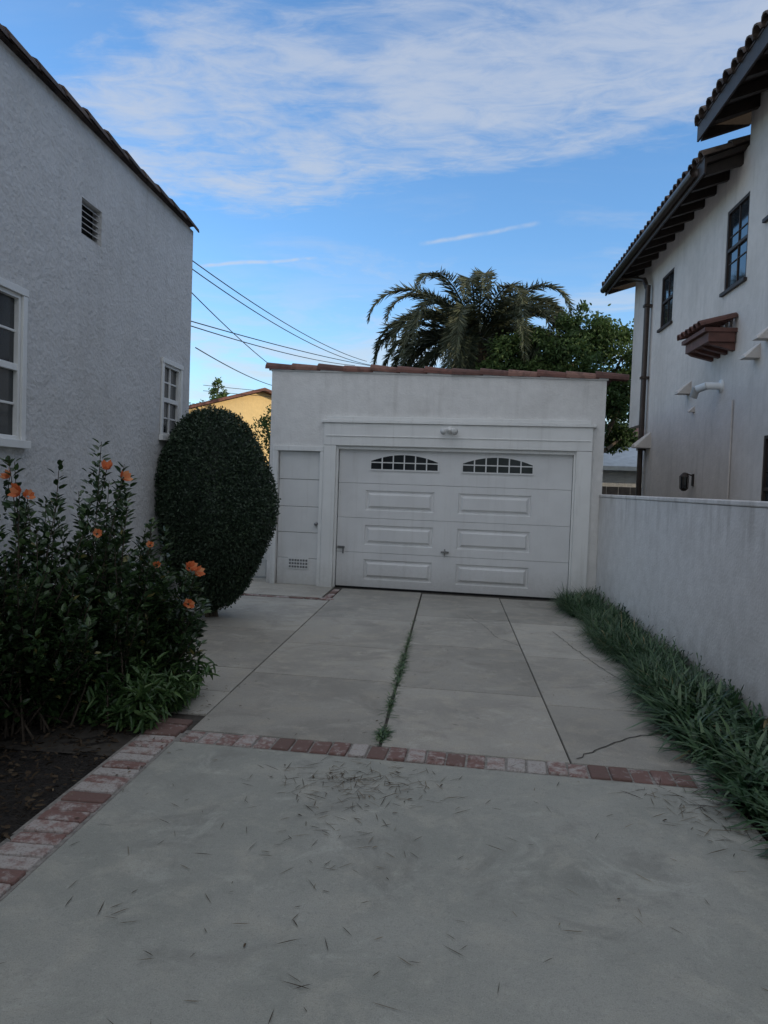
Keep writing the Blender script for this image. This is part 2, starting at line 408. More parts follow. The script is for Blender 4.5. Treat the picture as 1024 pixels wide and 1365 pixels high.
# ---------------------------------------------------------------- garage
G=empty('garage',(-.02,11.0,0),R(-5.2))
Mg=lambda u,z,d:(u,-d,z+(-.022*u if z>3 else 0))
w=MB(); DO=(-1.74,1.80,-.08,2.15); SD=(-2.66,-1.99,-.08,2.06)
w.panel(Mg,-2.8,2.18,-.08,3.26,[DO,SD],.14)
w.quad([Mg(-2.8,-.08,0),Mg(-2.8,-.08,-6),Mg(-2.8,3.26,-6),Mg(-2.8,3.26,0)])
w.quad([Mg(2.18,-.08,0),Mg(2.18,-.08,-6),Mg(2.18,3.26,-6),Mg(2.18,3.26,0)])
w.quad([Mg(-2.8,-.08,-6),Mg(2.18,-.08,-6),Mg(2.18,3.26,-6),Mg(-2.8,3.26,-6)])
w.quad([Mg(-2.8,3.05,0),Mg(2.18,3.05,0),Mg(2.18,3.05,-6),Mg(-2.8,3.05,-6)])
w.obj('walls','garage_stucco',G)
bk=MB(); bk.quad([Mg(-1.8,-.05,-.135),Mg(1.85,-.05,-.135),Mg(1.85,2.3,-.135),Mg(-1.8,2.3,-.135)]); bk.quad([Mg(-2.7,-.05,-.135),Mg(-1.95,-.05,-.135),Mg(-1.95,2.1,-.135),Mg(-2.7,2.1,-.135)]); bk.obj('door_backing','dark',G)
tr=MB()
tr.mbox(Mg,-1.93,-1.74,-.03,2.16,.003,.045); tr.mbox(Mg,1.80,2.02,-.03,2.16,.003,.045)
tr.mbox(Mg,-1.93,2.02,2.163,2.50,.003,.048)
tr.mbox(Mg,-1.97,2.06,2.503,2.545,.003,.075); tr.mbox(Mg,-1.90,1.99,2.548,2.60,.003,.05)
tr.mbox(Mg,-1.90,1.99,2.30,2.315,.05,.06)
tr.mbox(Mg,-1.74,-1.71,0,2.15,-.06,.0); tr.mbox(Mg,1.77,1.80,0,2.15,-.06,.0); tr.mbox(Mg,-1.71,1.77,2.11,2.15,-.06,0)
tr.mbox(Mg,-2.74,-2.66,-.03,2.06,.003,.03); tr.mbox(Mg,-1.99,-1.935,-.03,2.06,.003,.03); tr.mbox(Mg,-2.74,-1.935,2.063,2.14,.003,.032)
tr.obj('door_casing','trim_paint',G,bevel=.005)
dr=MB(); dd=-.07
for k in range(4):
    z0=.02+k*.528; z1=z0+.522
    holes=[] if k==3 else [(-1.28,-.23,z0+.115,z1-.10),(.13,1.20,z0+.115,z1-.10)]
    dr.panel(Mg,-1.705,1.765,z0,z1,holes,0,dd)
    for (a,b,c,e) in holes: dr.rings(Mg,a,b,c,e,[(0,dd),(.014,dd-.022),(.036,dd-.022),(.07,dd+.006)])
    dr.quad([Mg(-1.705,z1,dd),Mg(1.765,z1,dd),Mg(1.765,z1+.003,dd-.02),Mg(-1.705,z1+.003,dd-.02)])
    dr.quad([Mg(-1.705,z0,dd),Mg(1.765,z0,dd),Mg(1.765,z0-.003,dd-.02),Mg(-1.705,z0-.003,dd-.02)])
dr.mbox(Mg,-.062,-.055,.03,1.6,dd+.001,dd+.004)
dr.obj('overhead_door','door_paint',G)
ru=MB(); ru.mbox(Mg,-1.705,1.765,-.01,.02,dd-.03,dd-.004); ru.obj('door_seal','dark',G)
gl=MB(); fr=MB()
def arch_pts(cx,w,z0,zs,zt,n=14,ins=0):
    pts=[(cx-w/2+ins,z0+ins),(cx+w/2-ins,z0+ins)]
    for k in range(n+1):
        a=1-2*k/n; pts.append((cx+a*(w/2-ins),zs+(zt-zs)*(1-a*a)-ins))
    return pts
for cx in (-.70,.69):
    zb,zs,zt=1.80,1.965,2.065; W_=1.06
    i=arch_pts(cx,W_,zb,zs,zt,ins=.022); gl.quad([Mg(a,b,dd+.004) for a,b in i])
    o=arch_pts(cx,W_,zb,zs,zt)
    for k in range(len(o)):
        j=(k+1)%len(o)
        fr.quad([Mg(*o[k],dd+.016),Mg(*o[j],dd+.016),Mg(*i[j],dd+.016),Mg(*i[k],dd+.016)])
        fr.quad([Mg(*o[k],dd),Mg(*o[j],dd),Mg(*o[j],dd+.016),Mg(*o[k],dd+.016)])
        fr.quad([Mg(*i[k],dd+.004),Mg(*i[j],dd+.004),Mg(*i[j],dd+.016),Mg(*i[k],dd+.016)])
    for k in range(1,6):
        a=-1+2*k/6; xx=cx+a*(W_/2-.022); top=zs+(zt-zs)*(1-a*a)-.022
        fr.mbox(Mg,xx-.009,xx+.009,zb+.022,top,dd+.005,dd+.013)
    fr.mbox(Mg,cx-W_/2+.022,cx+W_/2-.022,1.915,1.931,dd+.005,dd+.0125)
gl.obj('door_window_glass','glassd',G); fr.obj('door_window_frames','door_paint',G)
sd=MB()
for k,(a,b) in enumerate(((.0,.40),(.41,.80),(.81,1.20),(1.21,1.62),(1.63,2.05))):
    sd.mbox(Mg,-2.65,-2.0,a,b+.004,-.08,-.045-.004*(k%2))
sd.obj('side_door','white_paint',G,bevel=.005)
vt=MB(); vt.mbox(Mg,-2.47,-2.14,.24,.42,-.044,-.034)
vt.obj('door_vent_frame','white_paint',G)
vt=MB()
for k in range(7):
    for j in range(3): vt.mbox(Mg,-2.45+k*.044,-2.45+k*.044+.03,.26+j*.05,.29+j*.05,-.034,-.031)
vt.obj('door_vent_slots','metal',G)
cp=MB(); x=-2.9
def capz(x): return 3.255-.022*x
while x<2.2:
    cp.barrel((x,.06+random.gauss(0,.006),capz(x)+random.gauss(0,.008)),(x+.46,.06,capz(x+.46)-.015),(0,0,1),.108,.088,r=random.random()); x+=.41
for sx in (-2.78,2.16):
    y=.25
    while y<6: 
        cp.barrel((sx,y,capz(sx)),(sx,y+.46,capz(sx)-.015),(0,0,1),.12,.10,r=random.random()); y+=.41
cp.obj('parapet_cap_tiles','terracotta',G)
fl=MB(); fl.mbox(Mg,-2.82,2.20,3.225,3.255,.003,.02); fl.obj('cap_mortar','garage_stucco',G)
pv=MB(); pv.cyl((-2.2,1.2,3.0),(-2.2,1.2,3.50),.05); pv.cyl((-2.2,1.2,3.48),(-2.2,1.2,3.56),.085,.07); pv.cyl((-2.0,.9,3.0),(-2.0,.9,3.42),.04); pv.obj('roof_vent_pipes','metal',G,True)
f=MB(); f.cyl((-.02,-.048,2.42),(-.02,-.075,2.42),.055,.05,16)
for sgn in (-1,1):
    f.cyl((-.02,-.07,2.42),(-.02+sgn*.05,-.13,2.42),.014,.014,8)
    f.cyl((-.02+sgn*.04,-.11,2.43),(-.02+sgn*.09,-.19,2.39),.025,.05,14)
f.obj('flood_light','white_paint',G,True)
h=MB()
h.mbox(Mg,-.10,.02,.60,.625,dd+.005,dd+.03); h.cyl(Mg(-.04,.612,dd),Mg(-.04,.612,dd+.045),.022); h.mbox(Mg,-.05,-.03,.56,.66,dd+.03,dd+.04)
h.mbox(Mg,-1.69,-1.58,.60,.63,dd+.005,dd+.03); h.mbox(Mg,-1.61,-1.59,.52,.63,dd+.01,dd+.03)
h.obj('door_handles','metal',G,bevel=.003)
k=MB(); k.cyl(Mg(-2.03,.95,-.045),Mg(-2.03,.95,.02),.025); k.obj('side_door_knob','metal',G,True)
gt=MB()
for i in range(18): gt.box(-5.4+i*.145,-5.4+i*.145+.138,11.75,11.775,.03,1.75)
gt.box(-5.4,-2.9,11.72,11.748,.3,.4); gt.box(-5.4,-2.9,11.72,11.748,1.4,1.5)
gt.obj('white_gate','white_paint',bevel=.004)

# ---------------------------------------------------------------- windows helper
def window(name,par,Mp,u0,u1,z0,z1,rec,casing=None,cols=1,rows=2,split=True,fmat='white_paint',fw=.045):
    f=MB()
    f.mbox(Mp,u0,u0+fw,z0,z1,-rec,-rec+.04); f.mbox(Mp,u1-fw,u1,z0,z1,-rec,-rec+.04)
    f.mbox(Mp,u0+fw,u1-fw,z0,z0+fw,-rec,-rec+.04); f.mbox(Mp,u0+fw,u1-fw,z1-fw,z1,-rec,-rec+.04)
    zm=(z0+z1)/2
    if split: f.mbox(Mp,u0+fw,u1-fw,zm-.025,zm+.025,-rec,-rec+.035)
    for c in range(1,cols):
        uu=u0+(u1-u0)*c/cols; f.mbox(Mp,uu-.011,uu+.011,z0+fw,z1-fw,-rec+.002,-rec+.022)
    for r_ in range(1,rows):
        zz=z0+(z1-z0)*r_/rows
        if split and abs(zz-zm)<.03: continue
        f.mbox(Mp,u0+fw,u1-fw,zz-.009,zz+.009,-rec+.002,-rec+.016)
    if casing:
        c=casing
        f.mbox(Mp,u0-c,u0-.001,z0,z1,.002,.022); f.mbox(Mp,u1+.001,u1+c,z0,z1,.002,.022)
        f.mbox(Mp,u0-c-.01,u1+c+.01,z1+.001,z1+c,.002,.026); f.mbox(Mp,u0-c-.03,u1+c+.03,z0-.06,z0-.001,.002,.05)
    f.obj(name+'_frame',fmat,par,bevel=.003)
    g=MB(); g.quad([Mp(u0,z0,-rec+.004),Mp(u1,z0,-rec+.004),Mp(u1,z1,-rec+.004),Mp(u0,z1,-rec+.004)]); g.obj(name+'_glass','glass',par)

# ---------------------------------------------------------------- left house
LH=empty('stucco_house')
Ml=lambda u,z,d:(-3.2+d,u,z)
w=MB(); H1=(4.2,5.22,1.82,2.88); H2=(7.92,8.42,2.05,2.84); VN=(6.08,6.44,3.62,3.93)
w.panel(Ml,-8,8.75,-.1,4.55,[H1,H2,VN],.09)
w.quad([(-3.2,8.75,-.1),(-12,8.75,-.1),(-12,8.75,4.55),(-3.2,8.75,4.55)])
w.quad([(-3.2,-8,-.1),(-12,-8,-.1),(-12,-8,4.55),(-3.2,-8,4.55)])
w.quad([(-12,8.75,-.1),(-12,-8,-.1),(-12,-8,4.55),(-12,8.75,4.55)])
w.quad([(-12,8.75,4.5),(-12,-8,4.5),(-3.2,-8,4.5),(-3.2,8.75,4.5)])
w.obj('walls','left_stucco',LH)
window('side_window',LH,Ml,*H1,.035,.055,2,4,fw=.03)
window('rear_window',LH,Ml,*H2,.035,.055,2,4,fw=.03)
v=MB(); v.quad([Ml(VN[0],VN[2],-.085),Ml(VN[1],VN[2],-.085),Ml(VN[1],VN[3],-.085),Ml(VN[0],VN[3],-.085)]); v.obj('vent_void','dark',LH)
v=MB()
for i in range(6):
    z=VN[2]+.02+i*.05
    v.hexa([Ml(VN[0],z,-.03),Ml(VN[1],z,-.03),Ml(VN[1],z+.02,-.06),Ml(VN[0],z+.02,-.06),Ml(VN[0],z+.006,-.03),Ml(VN[1],z+.006,-.03),Ml(VN[1],z+.026,-.06),Ml(VN[0],z+.026,-.06)])
v.obj('vent_louvres','left_stucco',LH)
c=MB(); y=-8
while y<8.6:
    c.barrel((-3.22,y,4.56+random.gauss(0,.006)),(-3.22,y+.44,4.545),(0,0,1),.10,.086,r=random.random()); y+=.38
x=-3.5
while x>-12: c.barrel((x,8.73,4.56),(x-.44,8.73,4.545),(0,0,1),.10,.086,r=random.random()); x-=.38
c.obj('parapet_cap_tiles','darktile',LH)

# ---------------------------------------------------------------- right wall
bw=empty('block_wall')
XW=2.12
w=MB(); w.box(XW,XW+.2,-5,10.80,-.1,1.515); 
m,t,b,pos,rnd=newmat('painted_block')
sx=t.node('ShaderNodeSeparateXYZ'); t.put(sx.inputs[0],pos)
cb=t.node('ShaderNodeCombineXYZ'); t.put(cb.inputs[0],sx.outputs[1]); t.put(cb.inputs[1],sx.outputs[2])
bt=t.node('ShaderNodeTexBrick'); t.put(bt.inputs['Vector'],cb.outputs[0]); bt.inputs['Scale'].default_value=1; bt.inputs['Brick Width'].default_value=.4; bt.inputs['Row Height'].default_value=.2
bt.inputs['Mortar Size'].default_value=.012; bt.inputs['Mortar Smooth'].default_value=1
for k_ in ('Color1','Color2'): bt.inputs[k_].default_value=(1,1,1,1)
bt.inputs['Mortar'].default_value=(0,0,0,1)
st=t.noise(t.mapping(pos,(4,4,.5)),1.8,5,.65); n2=t.noise(pos,7,4,.65)
c=t.mix(t.ss(n2,.3,.7),(.60,.575,.545),(.675,.65,.62))
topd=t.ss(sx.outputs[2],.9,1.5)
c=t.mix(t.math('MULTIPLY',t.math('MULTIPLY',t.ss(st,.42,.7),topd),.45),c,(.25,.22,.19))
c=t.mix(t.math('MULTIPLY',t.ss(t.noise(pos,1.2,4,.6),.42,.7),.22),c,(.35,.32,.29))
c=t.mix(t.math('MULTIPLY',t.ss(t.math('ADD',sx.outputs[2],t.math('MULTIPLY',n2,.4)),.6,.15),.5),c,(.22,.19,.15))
t.put(b.inputs['Base Color'],c); b.inputs['Roughness'].default_value=.9
t.put(b.inputs['Normal'],t.bump(t.math('ADD',t.math('MULTIPLY',bt.outputs['Color'],.07),t.math('ADD',t.noise(pos,40,3),t.math('MULTIPLY',t.noise(pos,3,3),1.8))),.35,.012))
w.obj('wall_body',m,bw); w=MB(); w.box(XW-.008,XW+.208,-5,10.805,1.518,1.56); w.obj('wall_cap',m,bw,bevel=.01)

# ---------------------------------------------------------------- right house
RH=empty('two_storey_house')
XR=4.05
Mr=lambda u,z,d:(XR-d,u,z)
W1=(11.0,11.85,4.7,5.92); W2=(14.55,15.35,4.88,5.9); W3=(8.6,10.1,1.0,2.4); W4=(8.9,10.35,5.3,6.15)
w=MB(); w.panel(Mr,-8,11.1,-.1,7.2,[(11.0,11.1,4.7,5.92),W3,W4],.0)
w.panel(Mr,11.1,16.2,-.1,6.6,[(11.1,11.85,4.7,5.92),W2],.0)
for a,b,c_,e in (W1,W2,W3,W4):
    for p,q in (((a,c_),(b,c_)),((b,c_),(b,e)),((b,e),(a,e)),((a,e),(a,c_))):
        w.quad([Mr(p[0],p[1],0),Mr(q[0],q[1],0),Mr(q[0],q[1],-.12),Mr(p[0],p[1],-.12)])
w.panel(Mr,16.2,17.6,3.1,6.6,[],0)
w.quad([(XR,16.2,-.1),(12,16.2,-.1),(12,16.2,6.6),(XR,16.2,6.6)])
w.quad([(XR,17.6,3.1),(12,17.6,3.1),(12,17.6,6.6),(XR,17.6,6.6)])
w.quad([(XR,16.2,3.1),(12,16.2,3.1),(12,17.6,3.1),(XR,17.6,3.1)])
w.quad([(XR,-8,-.1),(12,-8,-.1),(12,-8,7.2),(XR,-8,7.2)]); w.quad([(12,-8,-.1),(12,17.6,-.1),(12,17.6,6.6),(12,-8,6.6)])
w.quad([(XR,11.1,6.4),(12,11.1,6.4),(12,11.1,7.2),(XR,11.1,7.2)])
w.obj('walls','right_stucco',RH)
window('upper_window',RH,Mr,*W1,.045,None,2,3,True,'wood'); window('small_window',RH,Mr,*W2,.045,None,2,2,True,'wood')
window('ground_window',RH,Mr,*W3,.045,None,2,3,True,'wood'); window('front_window',RH,Mr,*W4,.045,None,2,2,True,'wood')
sl=MB()
for a,b,c_,e in (W1,W2,W3,W4): sl.mbox(Mr,a-.05,b+.05,c_-.05,c_-.002,-.04,.05)
sl.obj('window_sills','wood',RH)
def eave(nm,y0,y1,xe,ze,pitch=.36,run=4.5):
    sl=MB()
    zt=lambda x:ze+(x-xe)*pitch
    x1=xe+run
    sl.hexa([(xe,y0,ze-.06),(x1,y0,zt(x1)-.06),(x1,y1,zt(x1)-.06),(xe,y1,ze-.06),(xe,y0,ze+.02),(x1,y0,zt(x1)+.02),(x1,y1,zt(x1)+.02),(xe,y1,ze+.02)])
    sl.box(xe-.03,xe-.002,y0,y1,ze-.20,ze+.03)
    y=y0+.1
    while y<y1:
        sl.hexa([(xe+.02,y,ze-.20),(XR+.1,y,zt(XR+.1)-.23),(XR+.1,y+.09,zt(XR+.1)-.23),(xe+.02,y+.09,ze-.20),(xe+.02,y,ze-.063),(XR+.1,y,zt(XR+.1)-.063),(XR+.1,y+.09,zt(XR+.1)-.063),(xe+.02,y+.09,ze-.063)]); y+=.55
    sl.obj(nm+'_eave','wood',RH)
    tl=MB(); y=y0+.05
    while y<y1:
        x=xe-.06-random.random()*.03
        while x<x1:
            tl.barrel((x,y+random.gauss(0,.006),zt(x)+.045),(x+.45,y,zt(x+.45)+.03),(-pitch,0,1),.115,.095,6,.02,random.random()); x+=.40
        y+=.235
    tl.hexa([(xe-.04,y0,zt(xe)+.022),(x1,y0,zt(x1)+.022),(x1,y1,zt(x1)+.022),(xe-.04,y1,zt(xe)+.022),(xe-.04,y0,zt(xe)+.05),(x1,y0,zt(x1)+.05),(x1,y1,zt(x1)+.05),(xe-.04,y1,zt(xe)+.05)],.2)
    tl.obj(nm+'_tiles','darktile',RH)
eave('lower_roof',11.2,18.1,3.5,6.45)
eave('upper_roof',-8,11.45,3.45,7.0)
d=MB(); d.cyl((3.56,16.9,6.36),(3.9,16.2,6.1),.05); d.cyl((3.9,16.2,6.12),(3.93,16.05,5.9),.05); d.cyl((3.95,16.05,5.95),(3.95,16.05,.1),.055)
for z in (5.5,4,2.5,1): d.box(3.88,4.04,15.98,16.12,z,z+.05)
d.obj('downspout','bronze',RH,False)
gq=MB(); gq.cyl((3.42,11.5,6.38),(3.42,18.1,6.38),.07); gq.obj('gutter','bronze',RH,True)
c=MB()
c.mbox(Mr,11.20,12.30,3.98,4.04,.0,.46)
c.mbox(Mr,11.22,12.28,3.84,3.977,.02,.40)
for i in range(4):
    u=11.26+i*.3; c.hexa([Mr(u,3.72,.0),Mr(u+.1,3.72,.0),Mr(u+.1,3.80,.32),Mr(u,3.80,.32),Mr(u,3.838,0),Mr(u+.1,3.838,0),Mr(u+.1,3.838,.38),Mr(u,3.838,.38)])
c.obj('canopy_timber','redwood',RH)
c=MB()
for i in range(6):
    u=11.27+i*.195; c.barrel((XR-.52,u,4.06),(XR-.0,u,4.20),(-.3,0,1),.085,.078,6,.015,random.random()*.6)
c.obj('canopy_tiles','terracotta',RH)
v=MB()
def hood(y,z,s_=.2):
    v.hexa([Mr(y-s_/2,z-s_*.5,0),Mr(y+s_/2,z-s_*.5,0),Mr(y+s_/2,z-s_*.5,s_),Mr(y-s_/2,z-s_*.5,s_),Mr(y-s_/2,z+s_*.5,0),Mr(y+s_/2,z+s_*.5,0),Mr(y+s_*.3,z-s_*.3,s_),Mr(y-s_*.3,z-s_*.3,s_)])
hood(13.3,3.45,.22); hood(10.45,3.56,.20); hood(10.1,3.74,.18); hood(15.8,2.7,.32); hood(13.0,3.05,.10)
v.obj('vent_hoods','right_stucco',RH)
v=MB(); v.cyl(Mr(11.75,3.27,0),Mr(11.75,3.27,.24),.055,n=16); v.cyl(Mr(11.75,3.27,.22),Mr(11.83,3.22,.34),.06,n=16); v.cyl(Mr(11.83,3.25,.34),Mr(11.88,3.10,.37),.06,n=16); v.cyl(Mr(11.75,3.27,0),Mr(11.75,3.27,.02),.10,n=16)
v.obj('flue_pipe','white_paint',RH,True)
v=MB(); v.cyl(Mr(11.2,1.2,.02),Mr(11.2,3.0,.02),.012); v.obj('conduit','right_stucco',RH)
L_=MB(); y=12.84; z=1.80
L_.mbox(Mr,y-.04,y+.04,z-.05,z+.15,.0,.02); L_.cyl(Mr(y,z+.12,.02),Mr(y,z+.16,.14),.012)
L_.cyl(Mr(y,z+.10,.15),Mr(y,z+.17,.15),.085,.02,6); L_.cyl(Mr(y,z-.10,.15),Mr(y,z-.14,.15),.07,.03,6)
for k in range(6):
    a=k*math.pi/3; L_.cyl((XR-.15+.065*math.cos(a),y+.065*math.sin(a),z-.1),(XR-.15+.075*math.cos(a),y+.075*math.sin(a),z+.1),.007,n=5)
L_.obj('wall_lantern','wood',RH); L_=MB(); L_.cyl(Mr(y,z-.1,.15),Mr(y,z+.1,.15),.055,.06,6); L_.obj('lantern_glass','glass',RH)

# ---------------------------------------------------------------- neighbours behind
def house(name,loc,rot,wx,wy,h,rh,wallm,roofm,tile=False):
    e=empty(name,loc,rot); w=MB(); w.box(-wx/2,wx/2,-wy/2,wy/2,-.1,h)
    w.v+=[(-wx/2,-wy/2,h),(wx/2,-wy/2,h),(0,-wy/2,h+rh),(-wx/2,wy/2,h),(wx/2,wy/2,h),(0,wy/2,h+rh)]; i=len(w.v)-6
    w.f+=[(i,i+1,i+2),(i+3,i+5,i+4)]; w.r+=[.5,.5]; w.obj('walls',wallm,e)
    r=MB(); o=.35
    for sg in (-1,1):
        ex=sg*(wx/2+o); ez=h-rh*o/(wx/2)
        p=[(0,-wy/2-o,h+rh+.02),(ex,-wy/2-o,ez+.02),(ex,wy/2+o,ez+.02),(0,wy/2+o,h+rh+.02)]
        r.hexa(p+[(a,b,c+.12) for a,b,c in p])
        if tile:
            yy=-wy/2-o
            while yy<wy/2+o: r.barrel((ex,yy,ez+.16),(0,yy,h+rh+.16),(sg*.3,0,1),.12,.12,5,.02,random.random()); yy+=.26
    r.obj('roof',roofm,e)
    g=MB(); f=MB()
    for a in (-wx*.25,wx*.22):
        g.box(a-.4,a+.4,-wy/2-.02,-wy/2-.005,h-1.6,h-.5); 
        for q in (-.45,.4): f.box(a+q,a+q+.05,-wy/2-.05,-wy/2-.003,h-1.6,h-.5)
        f.box(a-.45,a+.45,-wy/2-.05,-wy/2-.003,h-.499,h-.44); f.box(a-.47,a+.47,-wy/2-.06,-wy/2-.003,h-1.66,h-1.601)
    g.obj('windows','glass',e); f.obj('window_trim','white_paint',e)
    return e
house('yellow_house',(-9.9,33,0),R(32),6,8,4.25,.95,'yellow','terracotta')
house('tile_roof_house',(8.2,31,0),R(8),6,8,3.0,1.2,'right_stucco','terracotta',True)
house('grey_roof_shed',(5.9,23.5,0),R(85),3,3.6,2.35,.55,'left_stucco','bluetile')
fn=MB(); 
for i in range(90): fn.box(-14+i*.3,-14+i*.3+.29,19.5,19.52,-.05,1.75,random.random())
fn.obj('rear_fence','fence')

# ---------------------------------------------------------------- foliage
def tube_path(mb,pts,r0,r1,n=7):
    for k in range(len(pts)-1):
        a=r0+(r1-r0)*k/(len(pts)-1); b=r0+(r1-r0)*(k+1)/(len(pts)-1)
        mb.cyl(pts[k],pts[k+1],a,b,n,.5,False)

def topiary(name,cx,cy):
    e=empty(name,(cx,cy,0))
    def prof(th,ph):
        st,ct=np.sin(th),np.cos(th)
        st=st**.9
        r=.675+.015*np.sin(3*ph+1)+.02*np.sin(5*th+2*ph)+.015*np.sin(9*ph+4*th)
        taper=np.where(ct<0,1-.30*(-ct)**1.5,1-.04*ct)
        x=r*st*np.cos(ph)*taper; y=r*st*np.sin(ph)*taper; z=1.24+ct*1.13
        x=x+(.06*(z-1.3)*-1.0)*.5
        return np.stack([x,y,z],-1)
    th=np.linspace(.01,math.pi-.01,40); ph=np.linspace(0,2*math.pi,49)
    T,Pp=np.meshgrid(th,ph,indexing='ij'); V=prof(T,Pp); c=np.array([0,0,1.24]); V=(V-c)*.935+c
    i=np.arange(V.shape[0]*V.shape[1]).reshape(V.shape[:2])
    Q=np.stack([i[:-1,:-1],i[:-1,1:],i[1:,1:],i[1:,:-1]],-1).reshape(-1,4)
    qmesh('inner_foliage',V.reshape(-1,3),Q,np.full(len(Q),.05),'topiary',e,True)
    n=48000; u=rng.uniform(-1,1,n); th=np.arccos(u); ph=rng.uniform(0,2*math.pi,n)
    P=prof(th,ph); C=np.array([0,0,1.24]); N=norm((P-C)*np.array([1,1,.5]))
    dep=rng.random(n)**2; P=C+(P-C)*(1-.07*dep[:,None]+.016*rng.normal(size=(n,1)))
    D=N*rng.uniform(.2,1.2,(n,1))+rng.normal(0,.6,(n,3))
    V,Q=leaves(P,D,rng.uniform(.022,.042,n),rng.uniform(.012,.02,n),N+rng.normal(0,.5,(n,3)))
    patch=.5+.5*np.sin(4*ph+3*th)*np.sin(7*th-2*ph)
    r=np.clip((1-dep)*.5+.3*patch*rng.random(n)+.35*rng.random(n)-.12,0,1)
    V[:,2]=np.maximum(V[:,2],.01)
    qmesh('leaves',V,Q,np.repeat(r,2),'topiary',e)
    t=MB()
    for k in range(5): tube_path(t,[(rng.normal(0,.06),rng.normal(0,.06),-.07),(rng.normal(0,.12),rng.normal(0,.12),.5)],.03,.02)
    t.obj('stems','bark',e)
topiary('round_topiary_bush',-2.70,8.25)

def shrub(name,spec,ntw,nleaf,LL,WW,mat):
    e=empty(name); Ps=[];Ds=[];st=MB()
    for (cx,cy,rx,ry,h,wt) in spec:
        for k in range(int(ntw*wt)):
            a=rng.uniform(0,6.283); rr=math.sqrt(rng.random())
            zt=h*(1-.45*rr**2.2)*rng.uniform(.42,1.04)
            tip=np.array([cx+rx*rr*math.cos(a),cy+ry*rr*math.sin(a),zt])
            base=np.array([cx+rng.normal(0,.13),cy+rng.normal(0,.13),0])
            mid=base*.45+tip*.55; mid[2]=zt*.42; mid[:2]+=rng.normal(0,.05,2)
            t=np.linspace(0,1,9)[:,None]
            C=(1-t)**2*base+2*t*(1-t)*mid+t*t*tip
            if k%2==0: tube_path(st,[tuple(c) for c in C[::2]],.008,.002,5)
            tt=rng.uniform(.25,1,nleaf)**.9; tt=tt[:,None]
            P=(1-tt)**2*base+2*tt*(1-tt)*mid+tt*tt*tip
            T=norm(2*(1-tt)*(mid-base)+2*tt*(tip-mid))
            side=norm(np.cross(T,rng.normal(size=(nleaf,3))))
            off=rng.random((nleaf,1))*.07*(1.3-tt)
            P=P+side*off; Ps.append(P); Ds.append(side*.9+T*.7+np.array([0,0,.1]))
    P=np.concatenate(Ps); D=np.concatenate(Ds); k=P[:,0]>-3.12; P=P[k];D=D[k]; n=len(P)
    sc=rng.uniform(.65,1.2,n)
    V,Q=leaves(P,D,LL*sc,WW*sc,np.tile([0,0,1.],(n,1))+rng.normal(0,.35,(n,3)),.18)
    r=np.clip(rng.random(n)*.75+.12*(P[:,2])+.0,0,.97); r[rng.random(n)<.012]=1
    qmesh('leaves',V,Q,np.repeat(r,2),mat,e); st.obj('stems','twig',e)
    return e
SH=shrub('flowering_shrub',[(-2.64,4.35,.62,.62,1.68,1.),(-2.34,4.75,.46,.48,1.76,.7),(-2.2,5.15,.50,.45,1.25,.9),(-2.12,4.58,.12,.12,1.66,.07),(-2.6,4.5,.12,.12,1.60,.08),(-2.75,3.6,.45,.5,1.40,.5)],165,66,.057,.028,'shrub')
def flower(P,D,s_=.075):
    D=norm(np.array(D,float)); o=norm(np.cross(D,[.3,.2,1])); q=np.cross(D,o); Ps=[];Ds=[];Ns=[]
    for k in range(7):
        a=k*math.pi*2/7+random.random()*.4; r=o*math.cos(a)+q*math.sin(a); op=random.uniform(.3,.75)
        Ps.append(np.array(P)+r*.006); Ds.append(D*1.0+r*op); Ns.append(D*op-r)
    return leaves(np.array(Ps),np.array(Ds),s_*rng.uniform(.8,1.1,7),s_*.62,-np.array(Ns),-.15)
VV=[];QQ=[];o=0;nf=0
fl_st=MB()
for (x,y,z,d,s_) in [(-2.17,4.50,1.62,(.2,-.5,.8),.062),(-2.07,4.52,1.57,(.7,-.4,.4),.062),(-2.56,4.2,1.46,(-.3,-.8,.3),.07),(-2.69,4.30,1.55,(-.4,-.6,.5),.055),(-2.48,4.15,1.44,(.6,-.7,.4),.05),
                  (-1.78,4.95,.96,(.5,-.6,.5),.07),(-1.74,4.97,.93,(.8,-.4,.3),.06),(-1.78,4.95,.71,(.4,-.7,.2),.055),(-2.0,4.8,1.12,(.3,-.8,.5),.035),(-1.97,4.85,.98,(.3,-.8,.5),.035),(-2.15,4.35,1.22,(.4,-.8,.3),.04)]:
    V,Q=flower((x,y,z),d,s_); VV.append(V);QQ.append(Q+o);o+=len(V);nf+=len(Q)
    fl_st.cyl((x-.10,y+.12,z-.22),(x,y,z),.003,.0025,5)
    n=26; tt=rng.random((n,1)); P=np.array([x-.12,y+.14,z-.26])*(1-tt)+np.array([x-.01,y+.01,z-.02])*tt
    V,Q=leaves(P,rng.normal(size=(n,3))+np.array([0,0,.4]),rng.uniform(.035,.06,n),.024,np.tile([0,0,1.],(n,1))+rng.normal(0,.35,(n,3)),.18)
    qmesh('flower_twig_leaves',V,Q,np.repeat(rng.random(n)*.8,2),'shrub',SH)
qmesh('blossoms',np.concatenate(VV),np.concatenate(QQ),np.repeat(rng.random(nf//2),2),'flower',SH); fl_st.obj('flower_stems','twig',SH)

